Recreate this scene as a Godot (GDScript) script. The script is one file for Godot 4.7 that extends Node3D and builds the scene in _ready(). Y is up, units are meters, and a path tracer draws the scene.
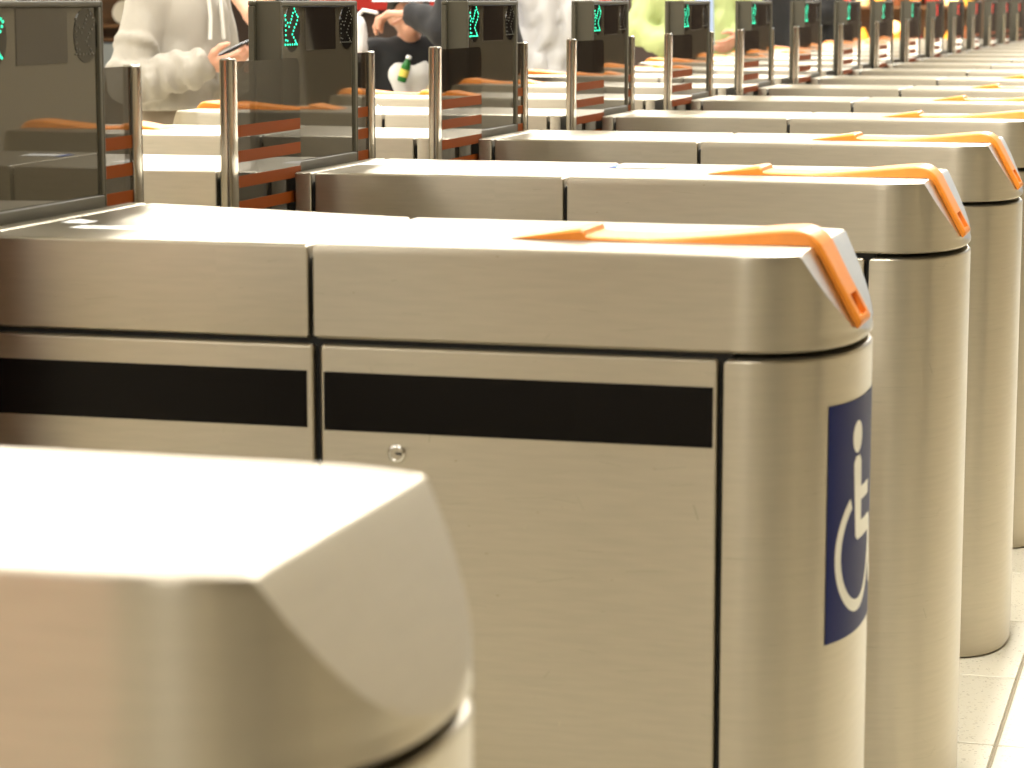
extends Node3D
# Row of stainless ticket gates in a station hall. y up, metres.

var M := {}          # materials
var taken := {}      # names in use at top level
const GATE_W := 0.38
const PITCH := 1.0425

func _ready() -> void:
	# ---------------- camera, environment, exposure ----------------
	var cam := Camera3D.new()
	cam.name = "camera"
	cam.fov = 17.127
	cam.position = Vector3(0, 1.272, 0)
	cam.rotation_degrees = Vector3(-8.542, 15.683, 0)
	cam.near = 0.05
	cam.far = 80.0
	var ca := CameraAttributesPhysical.new()
	ca.frustum_focal_length = 79.69
	ca.frustum_focus_distance = 4.6
	ca.exposure_aperture = 9.0
	cam.attributes = ca
	add_child(cam)
	cam.current = true
	var we := WorldEnvironment.new()
	we.name = "environment"
	var env := Environment.new()
	env.background_mode = Environment.BG_COLOR
	env.background_color = Color(0.90, 0.95, 1.0)
	env.background_energy_multiplier = 3.0
	env.tonemap_mode = Environment.TONE_MAPPER_LINEAR
	env.tonemap_exposure = 1.06
	env.sdfgi_enabled = true
	env.ssao_enabled = true
	env.ssil_enabled = true
	we.environment = env
	add_child(we)
	make_materials()
	build_hall()
	build_lights(10.0)
	build_gates()
	build_papers()
	build_background()
	build_people()

# ---------------------------------------------------------------- lights
func build_lights(energy: float) -> void:
	var X := tri(); rbox(X, Vector3(-0.24, -0.06, -1.22), Vector3(0.24, 0.0, 1.22), 0.01)
	var body := finish(X)
	X = tri(); rbox(X, Vector3(-0.21, -0.066, -1.19), Vector3(0.21, -0.055, 1.19), 0.003)
	var dif := finish(X)
	for x in [-6.4, -3.4, -0.6]:
		for zi in 9:
			var t := thing("ceiling_light", "long white ceiling light panel above the station hall", "ceiling light", Vector3(x, 3.6, -3.2 - 2.7 * zi if zi < 8 else 3.4), "ceiling lights in rows")
			part(t, "housing", body, M.white_paint)
			part(t, "diffuser", dif, M.lamp)
			var l := AreaLight3D.new()
			l.name = "tube_light"
			l.area_size = Vector2(0.42, 2.38)
			l.area_normalize_energy = false
			l.light_energy = energy
			l.light_color = Color(1.0, 0.985, 0.955)
			l.area_range = 40.0
			l.area_attenuation = 2.0
			l.shadow_enabled = true
			l.rotation_degrees = Vector3(-90, 0, 0)
			l.position = Vector3(0, -0.075, 0)
			t.add_child(l)

# ---------------------------------------------------------------- helpers: naming
func numbered(called: String) -> String:
	if not taken.has(called):
		taken[called] = 0
		return called
	taken[called] += 1
	return "%s_%03d" % [called, taken[called]]

func thing(called: String, label: String, category: String, at := Vector3.ZERO, group := "", kind := "") -> Node3D:
	var o := Node3D.new()
	o.name = numbered(called)
	add_child(o)
	o.position = at
	o.set_meta("label", label)
	o.set_meta("category", category)
	if group != "":
		o.set_meta("group", group)
	if kind != "":
		o.set_meta("kind", kind)
	return o

func single(called: String, T: Array, m: Material, label: String, category: String, at := Vector3.ZERO, group := "", crease := 50.0) -> MeshInstance3D:
	var o := MeshInstance3D.new()
	o.name = numbered(called)
	o.mesh = finish(T, crease)
	o.material_override = m
	add_child(o)
	o.position = at
	o.set_meta("label", label)
	o.set_meta("category", category)
	if group != "":
		o.set_meta("group", group)
	return o

func part(parent: Node3D, called: String, T, m: Material, crease := 50.0, label := "") -> MeshInstance3D:
	var o := MeshInstance3D.new()
	o.name = called
	o.mesh = T if T is Mesh else finish(T, crease)
	o.material_override = m
	parent.add_child(o, true)
	if label != "":
		o.set_meta("label", label)
	return o

func structure(called: String, T: Array, m: Material, crease := 50.0) -> MeshInstance3D:
	var o := MeshInstance3D.new()
	o.name = called
	o.mesh = finish(T, crease)
	o.material_override = m
	add_child(o)
	o.set_meta("kind", "structure")
	return o

# ---------------------------------------------------------------- helpers: geometry
func tri() -> Array:
	return [PackedVector3Array()]

func t3(T: Array, a: Vector3, b: Vector3, c: Vector3) -> void:   # counter-clockwise seen from outside
	var p: PackedVector3Array = T[0]
	p.append(a); p.append(b); p.append(c)
	T[0] = p

func q4(T: Array, a: Vector3, b: Vector3, c: Vector3, d: Vector3) -> void:
	var p: PackedVector3Array = T[0]
	p.append(a); p.append(b); p.append(c)
	p.append(a); p.append(c); p.append(d)
	T[0] = p

func move(T: Array, x: Transform3D) -> Array:
	var p: PackedVector3Array = T[0]
	return [x * p]

func join(T: Array, U: Array) -> void:
	var p: PackedVector3Array = T[0]
	p.append_array(U[0])
	T[0] = p

func finish(T: Array, crease := 50.0) -> ArrayMesh:
	var p: PackedVector3Array = T[0]
	var n := p.size() / 3
	var fn := PackedVector3Array(); fn.resize(n)
	var at := {}
	for i in n:
		var c := (p[i * 3 + 1] - p[i * 3]).cross(p[i * 3 + 2] - p[i * 3])
		fn[i] = c
		if crease > 1.0:
			for k in 3:
				var key := Vector3i((p[i * 3 + k] * 20000.0).round())
				if at.has(key): at[key].append(i)
				else: at[key] = [i]
	var limit := cos(deg_to_rad(crease))
	var V := PackedVector3Array(); V.resize(n * 3)
	var N := PackedVector3Array(); N.resize(n * 3)
	var UV := PackedVector2Array(); UV.resize(n * 3)
	var w := 0
	for i in n:
		var f := fn[i]
		var fl := f.length()
		if fl < 1e-14:
			continue
		var u := f / fl
		for k in 3:
			var kk: int = [0, 2, 1][k]
			var v := p[i * 3 + kk]
			V[w] = v
			var s := f
			if crease > 1.0:
				s = Vector3.ZERO
				for j in at[Vector3i((v * 20000.0).round())]:
					var g := fn[j]
					var gl := g.length()
					if gl > 1e-14 and g.dot(u) / gl > limit:
						s += g
			N[w] = s.normalized() if s.length() > 1e-14 else u
			if absf(u.y) > 0.75: UV[w] = Vector2(v.x, v.z)
			elif absf(u.z) >= absf(u.x): UV[w] = Vector2(v.x, v.y)
			else: UV[w] = Vector2(v.z, v.y)
			w += 1
	V.resize(w); N.resize(w); UV.resize(w)
	var a := []
	a.resize(Mesh.ARRAY_MAX)
	a[Mesh.ARRAY_VERTEX] = V
	a[Mesh.ARRAY_NORMAL] = N
	a[Mesh.ARRAY_TEX_UV] = UV
	var m := ArrayMesh.new()
	m.add_surface_from_arrays(Mesh.PRIMITIVE_TRIANGLES, a)
	return m

func rbox(T: Array, lo: Vector3, hi: Vector3, r: float) -> void:   # box with chamfered edges
	var c := (lo + hi) * 0.5
	var h := (hi - lo) * 0.5
	r = minf(r, minf(h.x, minf(h.y, h.z)) * 0.98)
	var P := func(sx: int, sy: int, sz: int, ax: int) -> Vector3:
		var e := Vector3(h.x - (0.0 if ax == 0 else r), h.y - (0.0 if ax == 1 else r), h.z - (0.0 if ax == 2 else r))
		return c + Vector3(e.x * sx, e.y * sy, e.z * sz)
	for s in [-1, 1]:
		var x := [P.call(s, -1, -1, 0), P.call(s, 1, -1, 0), P.call(s, 1, 1, 0), P.call(s, -1, 1, 0)]
		var y := [P.call(-1, s, -1, 1), P.call(-1, s, 1, 1), P.call(1, s, 1, 1), P.call(1, s, -1, 1)]
		var z := [P.call(-1, -1, s, 2), P.call(1, -1, s, 2), P.call(1, 1, s, 2), P.call(-1, 1, s, 2)]
		for f in [x, y, z]:
			if s > 0: q4(T, f[0], f[1], f[2], f[3])
			else: q4(T, f[3], f[2], f[1], f[0])
	for a in [-1, 1]:
		for b in [-1, 1]:
			out_quad(T, c, P.call(a, b, -1, 0), P.call(a, b, 1, 0), P.call(a, b, 1, 1), P.call(a, b, -1, 1))
			out_quad(T, c, P.call(a, -1, b, 0), P.call(a, 1, b, 0), P.call(a, 1, b, 2), P.call(a, -1, b, 2))
			out_quad(T, c, P.call(-1, a, b, 1), P.call(1, a, b, 1), P.call(1, a, b, 2), P.call(-1, a, b, 2))
			for d in [-1, 1]:
				var i: Vector3 = P.call(a, b, d, 0)
				var j: Vector3 = P.call(a, b, d, 1)
				var k: Vector3 = P.call(a, b, d, 2)
				if (j - i).cross(k - i).dot(i - c) > 0: t3(T, i, j, k)
				else: t3(T, i, k, j)

func out_quad(T: Array, c: Vector3, i: Vector3, j: Vector3, k: Vector3, l: Vector3) -> void:
	if (j - i).cross(k - i).dot((i + k) * 0.5 - c) > 0: q4(T, i, j, k, l)
	else: q4(T, l, k, j, i)

func loft(T: Array, rings: Array, cap0 := true, cap1 := true) -> void:
	# rings: equal-length closed loops, counter-clockwise seen from the side the loft grows towards
	var n: int = rings[0].size()
	for r in rings.size() - 1:
		var A: PackedVector3Array = rings[r]
		var B: PackedVector3Array = rings[r + 1]
		for i in n:
			var j := (i + 1) % n
			q4(T, A[i], A[j], B[j], B[i])
	for e in [0, 1]:
		if (e == 0 and not cap0) or (e == 1 and not cap1): continue
		var R: PackedVector3Array = rings[0] if e == 0 else rings[rings.size() - 1]
		var c := Vector3.ZERO
		for v in R: c += v
		c /= n
		for i in n:
			var j := (i + 1) % n
			if e == 1: t3(T, c, R[i], R[j])
			else: t3(T, c, R[j], R[i])

func tube(T: Array, path: Array, radii: Array, sides := 12, squash := Vector2(1, 1)) -> void:
	var rings := []
	var up := Vector3.UP
	for i in path.size():
		var d: Vector3 = ((path[mini(i + 1, path.size() - 1)] as Vector3) - (path[maxi(i - 1, 0)] as Vector3)).normalized()
		if absf(d.dot(up)) > 0.95: up = Vector3.RIGHT
		var s := d.cross(up).normalized()
		var u := s.cross(d).normalized()
		up = u
		var ring := PackedVector3Array()
		for k in sides:
			var a := TAU * k / sides
			ring.append((path[i] as Vector3) + (s * cos(a) * squash.x + u * sin(a) * squash.y) * float(radii[i]))
		rings.append(ring)
	# s, u, d: s x u = d, so the loop runs counter-clockwise about d
	loft(T, rings)

func lathe(T: Array, prof: Array, sides := 24) -> void:   # prof: Vector2(radius, y) from bottom to top
	var rings := []
	for p in prof:
		var ring := PackedVector3Array()
		for k in sides:
			var a := -TAU * k / sides
			ring.append(Vector3(p.x * cos(a), p.y, p.x * sin(a)))
		rings.append(ring)
	loft(T, rings)

# ---------------------------------------------------------------- materials
func mat(c: Color, rough := 0.6, metal := 0.0) -> StandardMaterial3D:
	var m := StandardMaterial3D.new()
	m.albedo_color = c
	m.roughness = rough
	m.metallic = metal
	return m

func noise_tex(seed_: int, freq: float, lo: Color, hi: Color, size := 512, oct := 4) -> NoiseTexture2D:
	var f := FastNoiseLite.new()
	f.seed = seed_
	f.frequency = freq
	f.fractal_octaves = oct
	var t := NoiseTexture2D.new()
	t.width = size; t.height = size
	t.seamless = true
	t.noise = f
	var g := Gradient.new()
	g.set_color(0, lo); g.set_color(1, hi)
	t.color_ramp = g
	return t

func scratch_tex() -> ImageTexture:
	# worn brushed steel: fine streaks along u, short scratches and small specks
	var rng := RandomNumberGenerator.new()
	rng.seed = 77
	var S := 1024
	var im := Image.create(S, S, false, Image.FORMAT_RGB8)
	var f := FastNoiseLite.new()
	f.seed = 5; f.frequency = 0.02; f.fractal_octaves = 3
	for y in S:
		var row := rng.randf_range(-0.004, 0.004)
		for x0 in range(0, S, 4):
			var v := 0.93 + row + f.get_noise_2d(x0 * 0.6, y * 2.0) * 0.022
			im.fill_rect(Rect2i(x0, y, 4, 1), Color(v, v * 0.995, v * 0.985))
	for k in 200:
		var a := rng.randf_range(-0.5, 0.5) + (PI / 2 if rng.randf() < 0.15 else 0.0)
		var p := Vector2(rng.randi_range(0, S), rng.randi_range(0, S))
		var v := rng.randf_range(0.78, 1.0)
		for s in rng.randi_range(6, 46):
			var qx := posmod(int(p.x + cos(a) * s), S)
			var qy := posmod(int(p.y + sin(a) * s), S)
			im.set_pixel(qx, qy, Color(v, v, v * 0.97))
	for k in 24:
		im.fill_rect(Rect2i(rng.randi_range(0, S - 4), rng.randi_range(0, S - 4), rng.randi_range(1, 3), rng.randi_range(1, 3)), Color(0.80, 0.77, 0.72))
	im.generate_mipmaps()
	return ImageTexture.create_from_image(im)

func make_materials() -> void:
	var steel := mat(Color(0.79, 0.76, 0.695), 0.36, 1.0)
	steel.albedo_texture = scratch_tex()
	steel.uv1_triplanar = true
	steel.uv1_world_triplanar = true
	steel.uv1_scale = Vector3(0.9, 2.6, 0.9)
	steel.anisotropy_enabled = true
	steel.anisotropy = -0.75
	M.steel = steel
	M.post = mat(Color(0.70, 0.685, 0.65), 0.16, 1.0)
	M.black = mat(Color(0.02, 0.018, 0.016), 0.6)
	M.strip = mat(Color(0.035, 0.025, 0.024), 0.25)
	M.strip.metallic_specular = 0.3
	var o := mat(Color(0.94, 0.565, 0.17), 0.42)
	o.albedo_texture = noise_tex(3, 0.02, Color(0.93, 0.93, 0.93), Color(1, 1, 1), 256)
	o.uv1_triplanar = true
	o.uv1_scale = Vector3(6, 6, 6)
	M.orange = o
	M.olive = mat(Color(0.275, 0.258, 0.20), 0.45)
	M.panel_glass = mat(Color(0.25, 0.23, 0.185), 0.03)
	M.panel_glass.metallic_specular = 0.6
	M.window = mat(Color(0.10, 0.085, 0.07), 0.03)
	M.window.metallic_specular = 0.6
	M.disc = mat(Color(0.035, 0.04, 0.035), 0.06)
	M.dot_off = mat(Color(0.34, 0.32, 0.26), 0.4)
	var g := mat(Color(0.05, 0.5, 0.38), 0.4)
	g.emission_enabled = true
	g.emission = Color(0.12, 0.95, 0.70)
	g.emission_energy_multiplier = 2.2
	M.led_green = g
	var r := mat(Color(0.6, 0.05, 0.03), 0.4)
	r.emission_enabled = true
	r.emission = Color(0.95, 0.10, 0.05)
	r.emission_energy_multiplier = 2.0
	M.led_red = r
	var wg := mat(Color(0.085, 0.074, 0.053, 0.66), 0.02)
	wg.transparency = BaseMaterial3D.TRANSPARENCY_ALPHA
	M.wing_glass = wg
	M.stripe = mat(Color(0.43, 0.20, 0.03), 0.6)
	M.stripe.metallic_specular = 0.2
	M.trough = mat(Color(0.42, 0.41, 0.39), 0.6)
	M.lamp = mat(Color(0.95, 0.95, 0.92), 0.5)
	M.lamp.emission_enabled = true
	M.lamp.emission = Color(1.0, 0.98, 0.94)
	M.lamp.emission_energy_multiplier = 2.0
	M.white_paint = mat(Color(0.9, 0.9, 0.88), 0.5)
	M.blue = mat(Color(0.03, 0.095, 0.36), 0.5)
	M.blue.metallic_specular = 0.3
	M.symbol = mat(Color(0.95, 0.94, 0.90), 0.35)
	M.chrome = mat(Color(0.85, 0.84, 0.82), 0.12, 1.0)
	var fl := mat(Color(0.88, 0.865, 0.82), 0.35)
	fl.albedo_texture = terrazzo()
	fl.uv1_triplanar = true
	fl.uv1_world_triplanar = true
	fl.uv1_scale = Vector3(1.1, 1.1, 1.1)
	M.tile = fl
	var fl2 := fl.duplicate()
	fl2.albedo_color = Color(0.85, 0.835, 0.79)
	fl2.uv1_offset = Vector3(0.37, 0.11, 0.53)
	M.tile_b = fl2
	M.pane = mat(Color(0.95, 0.97, 0.97, 0.06), 0.02)
	M.pane.transparency = BaseMaterial3D.TRANSPARENCY_ALPHA
	M.grout = mat(Color(0.60, 0.56, 0.48), 0.9)
	M.ceiling = mat(Color(0.80, 0.79, 0.76), 0.9)
	M.wall_cream = mat(Color(0.80, 0.75, 0.65), 0.8)
	M.wall_tan = mat(Color(0.52, 0.45, 0.355), 0.8)
	M.wall_dark = mat(Color(0.20, 0.14, 0.10), 0.7)
	M.paper = mat(Color(0.96, 0.96, 0.95), 0.7)
	M.paper_blue = mat(Color(0.25, 0.40, 0.70), 0.6)

func terrazzo() -> ImageTexture:
	var rng := RandomNumberGenerator.new()
	rng.seed = 12
	var S := 1024
	var im := Image.create(S, S, false, Image.FORMAT_RGB8)
	im.fill(Color(0.98, 0.97, 0.94))
	for k in 9000:
		var v := rng.randf_range(0.70, 1.0)
		var s := rng.randi_range(1, 5)
		im.fill_rect(Rect2i(rng.randi_range(0, S - 6), rng.randi_range(0, S - 6), s, rng.randi_range(1, 4)), Color(v, v * 0.97, v * 0.90))
	im.generate_mipmaps()
	return ImageTexture.create_from_image(im)

# ---------------------------------------------------------------- hall
func build_hall() -> void:
	var x0 := -12.0; var x1 := 6.0; var z0 := -24.0; var z1 := 8.0; var H := 3.6
	var T := tri()
	rbox(T, Vector3(x0, -0.2, z0), Vector3(x1, -0.004, z1), 0.001)
	var floor_ := structure("floor", T, M.grout)
	# stone tiles: those round the open floor singly, the others joined
	var s := 0.4565
	var ox := -0.348; var oz := -4.335
	var tile := tri()
	rbox(tile, Vector3(-s / 2 + 0.003, -0.02, -s / 2 + 0.003), Vector3(s / 2 - 0.003, 0.0, s / 2 - 0.003), 0.0025)
	var tm := finish(tile)
	var rest := tri()
	var rows := []
	for i in range(-25, 14):
		for j in range(-42, 27):
			var c := Vector3(ox + (i + 0.5) * s, 0, oz + (j + 0.5) * s)
			if c.x < x0 + s / 2 or c.x > x1 - s / 2 or c.z < z0 + s / 2 or c.z > z1 - s / 2: continue
			if i >= -7 and i <= 4 and j >= -9 and j <= 9:
				var o := part(floor_, "tile", tm, M.tile if (i * 7 + j * 5) % 3 else M.tile_b)
				o.position = c
			else:
				var h := s / 2 - 0.003
				q4(rest, c + Vector3(-h, 0, -h), c + Vector3(-h, 0, h), c + Vector3(h, 0, h), c + Vector3(h, 0, -h))
	var ro := part(floor_, "far_tiles", rest, M.tile, 0.0)
	ro.set_meta("kind", "stuff")
	T = tri(); rbox(T, Vector3(x0, H, z0), Vector3(x1, H + 0.2, z1), 0.001)
	structure("ceiling", T, M.ceiling)
	T = tri(); rbox(T, Vector3(x0 - 0.2, -0.2, z0), Vector3(x0, H + 0.2, z1), 0.001)
	structure("wall_left", T, M.wall_cream)
	T = tri(); rbox(T, Vector3(x1, -0.2, z0), Vector3(x1 + 0.2, H + 0.2, z1), 0.001)
	structure("wall_right", T, M.wall_cream)
	T = tri(); rbox(T, Vector3(x0, -0.2, z0 - 0.2), Vector3(x1, 2.0, z0), 0.001)
	rbox(T, Vector3(x0, 3.4, z0 - 0.2), Vector3(x1, H + 0.2, z0), 0.001)
	structure("wall_back", T, M.wall_dark)
	T = tri(); rbox(T, Vector3(x0, 2.0, z0 - 0.11), Vector3(x1, 2.04, z0 - 0.03), 0.004)
	var win := structure("window_1", T, M.black)
	T = tri(); rbox(T, Vector3(x0, 3.36, z0 - 0.11), Vector3(x1, 3.4, z0 - 0.03), 0.004)
	part(win, "rail", T, M.black)
	for k in 13:
		T = tri(); rbox(T, Vector3(x0 + k * 1.5 - 0.025, 2.04, z0 - 0.11), Vector3(x0 + k * 1.5 + 0.025, 3.36, z0 - 0.03), 0.004)
		part(win, "mullion", T, M.black)
		if k < 12:
			T = tri(); rbox(T, Vector3(x0 + k * 1.5 + 0.025, 2.04, z0 - 0.075), Vector3(x0 + k * 1.5 + 1.475, 3.36, z0 - 0.069), 0.001)
			part(win, "pane", T, M.pane)
	T = tri(); rbox(T, Vector3(x0, -0.2, z1), Vector3(x1, H + 0.2, z1 + 0.2), 0.001)
	structure("wall_front", T, M.wall_tan)

# ---------------------------------------------------------------- ticket gate
const EX := 0.980      # where the rounded end begins (gate axis)
var EL := 0.127      # length of the rounded end
const EN := 2.4        # roundness

func end_point(th: float, e := 0.0) -> Vector2:   # th +90 (front) .. -90 (rear), e inset
	var b := GATE_W / 2 - e
	var c := cos(th); var s := sin(th)
	return Vector2(EX + (EL - e) * pow(maxf(c, 0.0), 2.0 / EN), -GATE_W / 2 + b * signf(s) * pow(absf(s), 2.0 / EN))

func end_ring(y: float, x_left: float, xs: float, e: float) -> PackedVector3Array:
	# loop counter-clockwise seen from above (+y): front edge runs +x, then round the end, back along -x
	var R := PackedVector3Array()
	var n1 := 26; var n2 := 8
	var thi := 0.0
	if xs < EX + EL - e - 0.0005:
		thi = acos(clampf(pow((xs - EX) / (EL - e), EN / 2.0), 0.0, 1.0))
	else:
		thi = 0.02
	R.append(Vector3(x_left + e, y, -e))
	for k in n1 + 1:
		var th := lerpf(PI / 2, thi, float(k) / n1)
		var p := end_point(th, e)
		R.append(Vector3(p.x, y, p.y))
	var a := end_point(thi, e); var b := end_point(-thi, e)
	for k in range(1, n2):
		R.append(Vector3(lerpf(a.x, b.x, float(k) / n2), y, lerpf(a.y, b.y, float(k) / n2)))
	for k in n1 + 1:
		var th := lerpf(-thi, -PI / 2, float(k) / n1)
		var p := end_point(th, e)
		R.append(Vector3(p.x, y, p.y))
	R.append(Vector3(x_left + e, y, -GATE_W + e))
	return R

func lid_end(x_top := 1.053) -> Array:
	var T := tri()
	var rings := []
	var xs := func(y: float) -> float: return lerpf(EX + EL + 0.0005, x_top, (y - 0.902) / 0.098)
	rings.append(end_ring(0.893, 0.503, 9.0, 0.004))
	rings.append(end_ring(0.8965, 0.503, 9.0, 0.0))
	rings.append(end_ring(0.902, 0.503, 9.0, 0.0))
	for k in range(1, 11):
		var y := lerpf(0.902, 0.9965, k / 10.0)
		rings.append(end_ring(y, 0.503, xs.call(y), 0.0))
	rings.append(end_ring(0.999, 0.503, xs.call(0.999) - 0.001, 0.0012))
	rings.append(end_ring(1.0, 0.503, xs.call(1.0) - 0.003, 0.0035))
	loft(T, rings)
	return T

func end_cap() -> Array:
	var T := tri()
	var rings := []
	rings.append(end_ring(0.002, 0.976, 9.0, 0.003))
	rings.append(end_ring(0.006, 0.976, 9.0, 0.0))
	rings.append(end_ring(0.45, 0.976, 9.0, 0.0))
	rings.append(end_ring(0.882, 0.976, 9.0, 0.0))
	rings.append(end_ring(0.886, 0.976, 9.0, 0.004))
	loft(T, rings)
	return T

func guide_profile(inset: float, hole: bool) -> PackedVector2Array:
	# side view of the orange guide: upper line then lower line, x along the gate
	var U := PackedVector2Array()
	U.append(Vector2(0.700, 1.0008))
	U.append(Vector2(0.776, 1.0135 - inset))
	U.append(Vector2(0.783, 1.0140 - inset))
	U.append(Vector2(0.787, 1.0120 - inset))
	U.append(Vector2(0.789, 1.0068 - inset * 0.6))
	U.append(Vector2(0.800, 1.0050 - inset * 0.6))
	U.append(Vector2(0.860, 1.0040 - inset * 0.6))
	U.append(Vector2(0.900, 1.0062 - inset))
	U.append(Vector2(0.950, 1.0108 - inset))
	U.append(Vector2(0.995, 1.0155 - inset))
	U.append(Vector2(1.013, 1.0172 - inset))
	var d := Vector2(0.0545, -0.098).normalized()      # down the slant
	var nn := Vector2(-d.y, d.x)                       # outwards
	var base := Vector2(1.053, 1.0)
	var off := 0.0088 - inset
	var cc := Vector2(1.0260, 0.9815)
	for k in 9:
		var a := lerpf(PI / 2, atan2(nn.y, nn.x), k / 8.0)
		U.append(cc + Vector2(cos(a), sin(a)) * lerpf(0.0365, (base - cc).dot(nn) + 0.0088, k / 8.0) - Vector2(cos(a), sin(a)) * inset)
	var L := [0.042, 0.066, 0.0665, 0.092, 0.0925, 0.098]
	for k in L.size():
		var o := off
		if hole and k >= 2 and k <= 3: o = 0.002
		U.append(base + d * L[k] + nn * o)
	U.append(base + d * 0.1015 + nn * (off * 0.75))
	U.append(base + d * 0.1030 + nn * (off * 0.35))
	U.append(base + d * 0.1020 + nn * 0.0006)
	# lower line back
	U.append(base + d * 0.055 + nn * 0.0006)
	U.append(base + d * 0.012 + nn * 0.0008)
	U.append(Vector2(1.048, 1.0012))
	U.append(Vector2(0.95, 1.0004))
	U.append(Vector2(0.85, 1.0004))
	U.append(Vector2(0.78, 1.0004))
	return U

func guide() -> Array:
	var T := tri()
	var zc := -GATE_W / 2
	var zs := [[0.042, 0.004, false], [0.0398, 0.001, false], [0.0365, 0.0, false], [0.0235, 0.0, false], [0.0230, 0.0, true], [-0.0230, 0.0, true], [-0.0235, 0.0, false], [-0.0365, 0.0, false], [-0.0398, 0.001, false], [-0.042, 0.004, false]]
	var rings := []
	for e in zs:
		var ring := PackedVector3Array()
		var pr := guide_profile(e[1], e[2])
		# seen from -z the loop must run counter-clockwise as the loft grows towards -z
		for v in pr: ring.append(Vector3(v.x, v.y, zc + 0.0250 + e[0] * (1.0 if e[0] > 0.0 else lerpf(1.35, 0.92, smoothstep(1.03, 1.09, v.x))) + 0.008 * smoothstep(1.0, 1.10, v.x)))
		rings.append(ring)
	var n: int = rings[0].size()
	for r in rings.size() - 1:
		for i in n:
			var j := (i + 1) % n
			q4(T, rings[r][i], rings[r][j], rings[r + 1][j], rings[r + 1][i])
	for e in [0, 1]:
		var R: PackedVector3Array = rings[0] if e == 0 else rings[rings.size() - 1]
		var poly := PackedVector2Array()
		for v in R: poly.append(Vector2(v.x, v.y))
		var idx := Geometry2D.triangulate_polygon(poly)
		for k in range(0, idx.size(), 3):
			var a := R[idx[k]]; var b := R[idx[k + 1]]; var c := R[idx[k + 2]]
			var want := 1.0 if e == 0 else -1.0
			if (b - a).cross(c - a).z * want > 0: t3(T, a, b, c)
			else: t3(T, a, c, b)
	return T

func on_face(u: float, v: float, x: float) -> Vector3:   # u: 0 front .. 1 rear across the display housing, v: height
	return Vector3(x, v, lerpf(-0.010, -0.388, u))

func disc_mesh(u: float, v: float, r: float, x: float, th: float) -> Array:
	var T := tri()
	var c := on_face(u, v, x)
	var A := PackedVector3Array(); var B := PackedVector3Array()
	for k in 28:
		var a := TAU * k / 28
		A.append(c + Vector3(0, sin(a) * r, -cos(a) * r))
		B.append(c + Vector3(th, sin(a) * r, -cos(a) * r))
	loft(T, [A, B])
	return T

func arrow_points() -> Array:
	var P := [[-.86, -.67], [-.57, -.67], [-.29, -.67], [0.0, -.67], [.29, -.67], [.57, -.67], [-.83, .61], [-.82, .42], [-.82, .17], [-.82, -.04], [-.82, -.25], [-.82, -.47], [-.57, .29], [-.24, .29], [-.40, .12], [-.10, .44], [0.0, .58], [.11, .72], [.28, .91], [.40, .78], [.57, .64], [.72, .55], [.64, .39], [.50, .22], [.28, .08], [.14, -.07], [0.0, -.22], [.17, -.36], [.36, -.50], [-.6, -.5], [.45, -.6]]
	return P

func led_mesh(u: float, v: float, r: float, x: float, pts: Array, dot: float) -> Array:
	var T := tri()
	for p in pts:
		var c := on_face(u, v, x) + Vector3(0, p[1] * r, -p[0] * r)
		var A := PackedVector3Array(); var B := PackedVector3Array()
		for k in 8:
			var a := TAU * k / 8
			A.append(c + Vector3(-0.0004, sin(a) * dot, -cos(a) * dot))
			B.append(c + Vector3(0.0008, sin(a) * dot * 0.8, -cos(a) * dot * 0.8))
		loft(T, [A, B], false, true)
	return T

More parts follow.
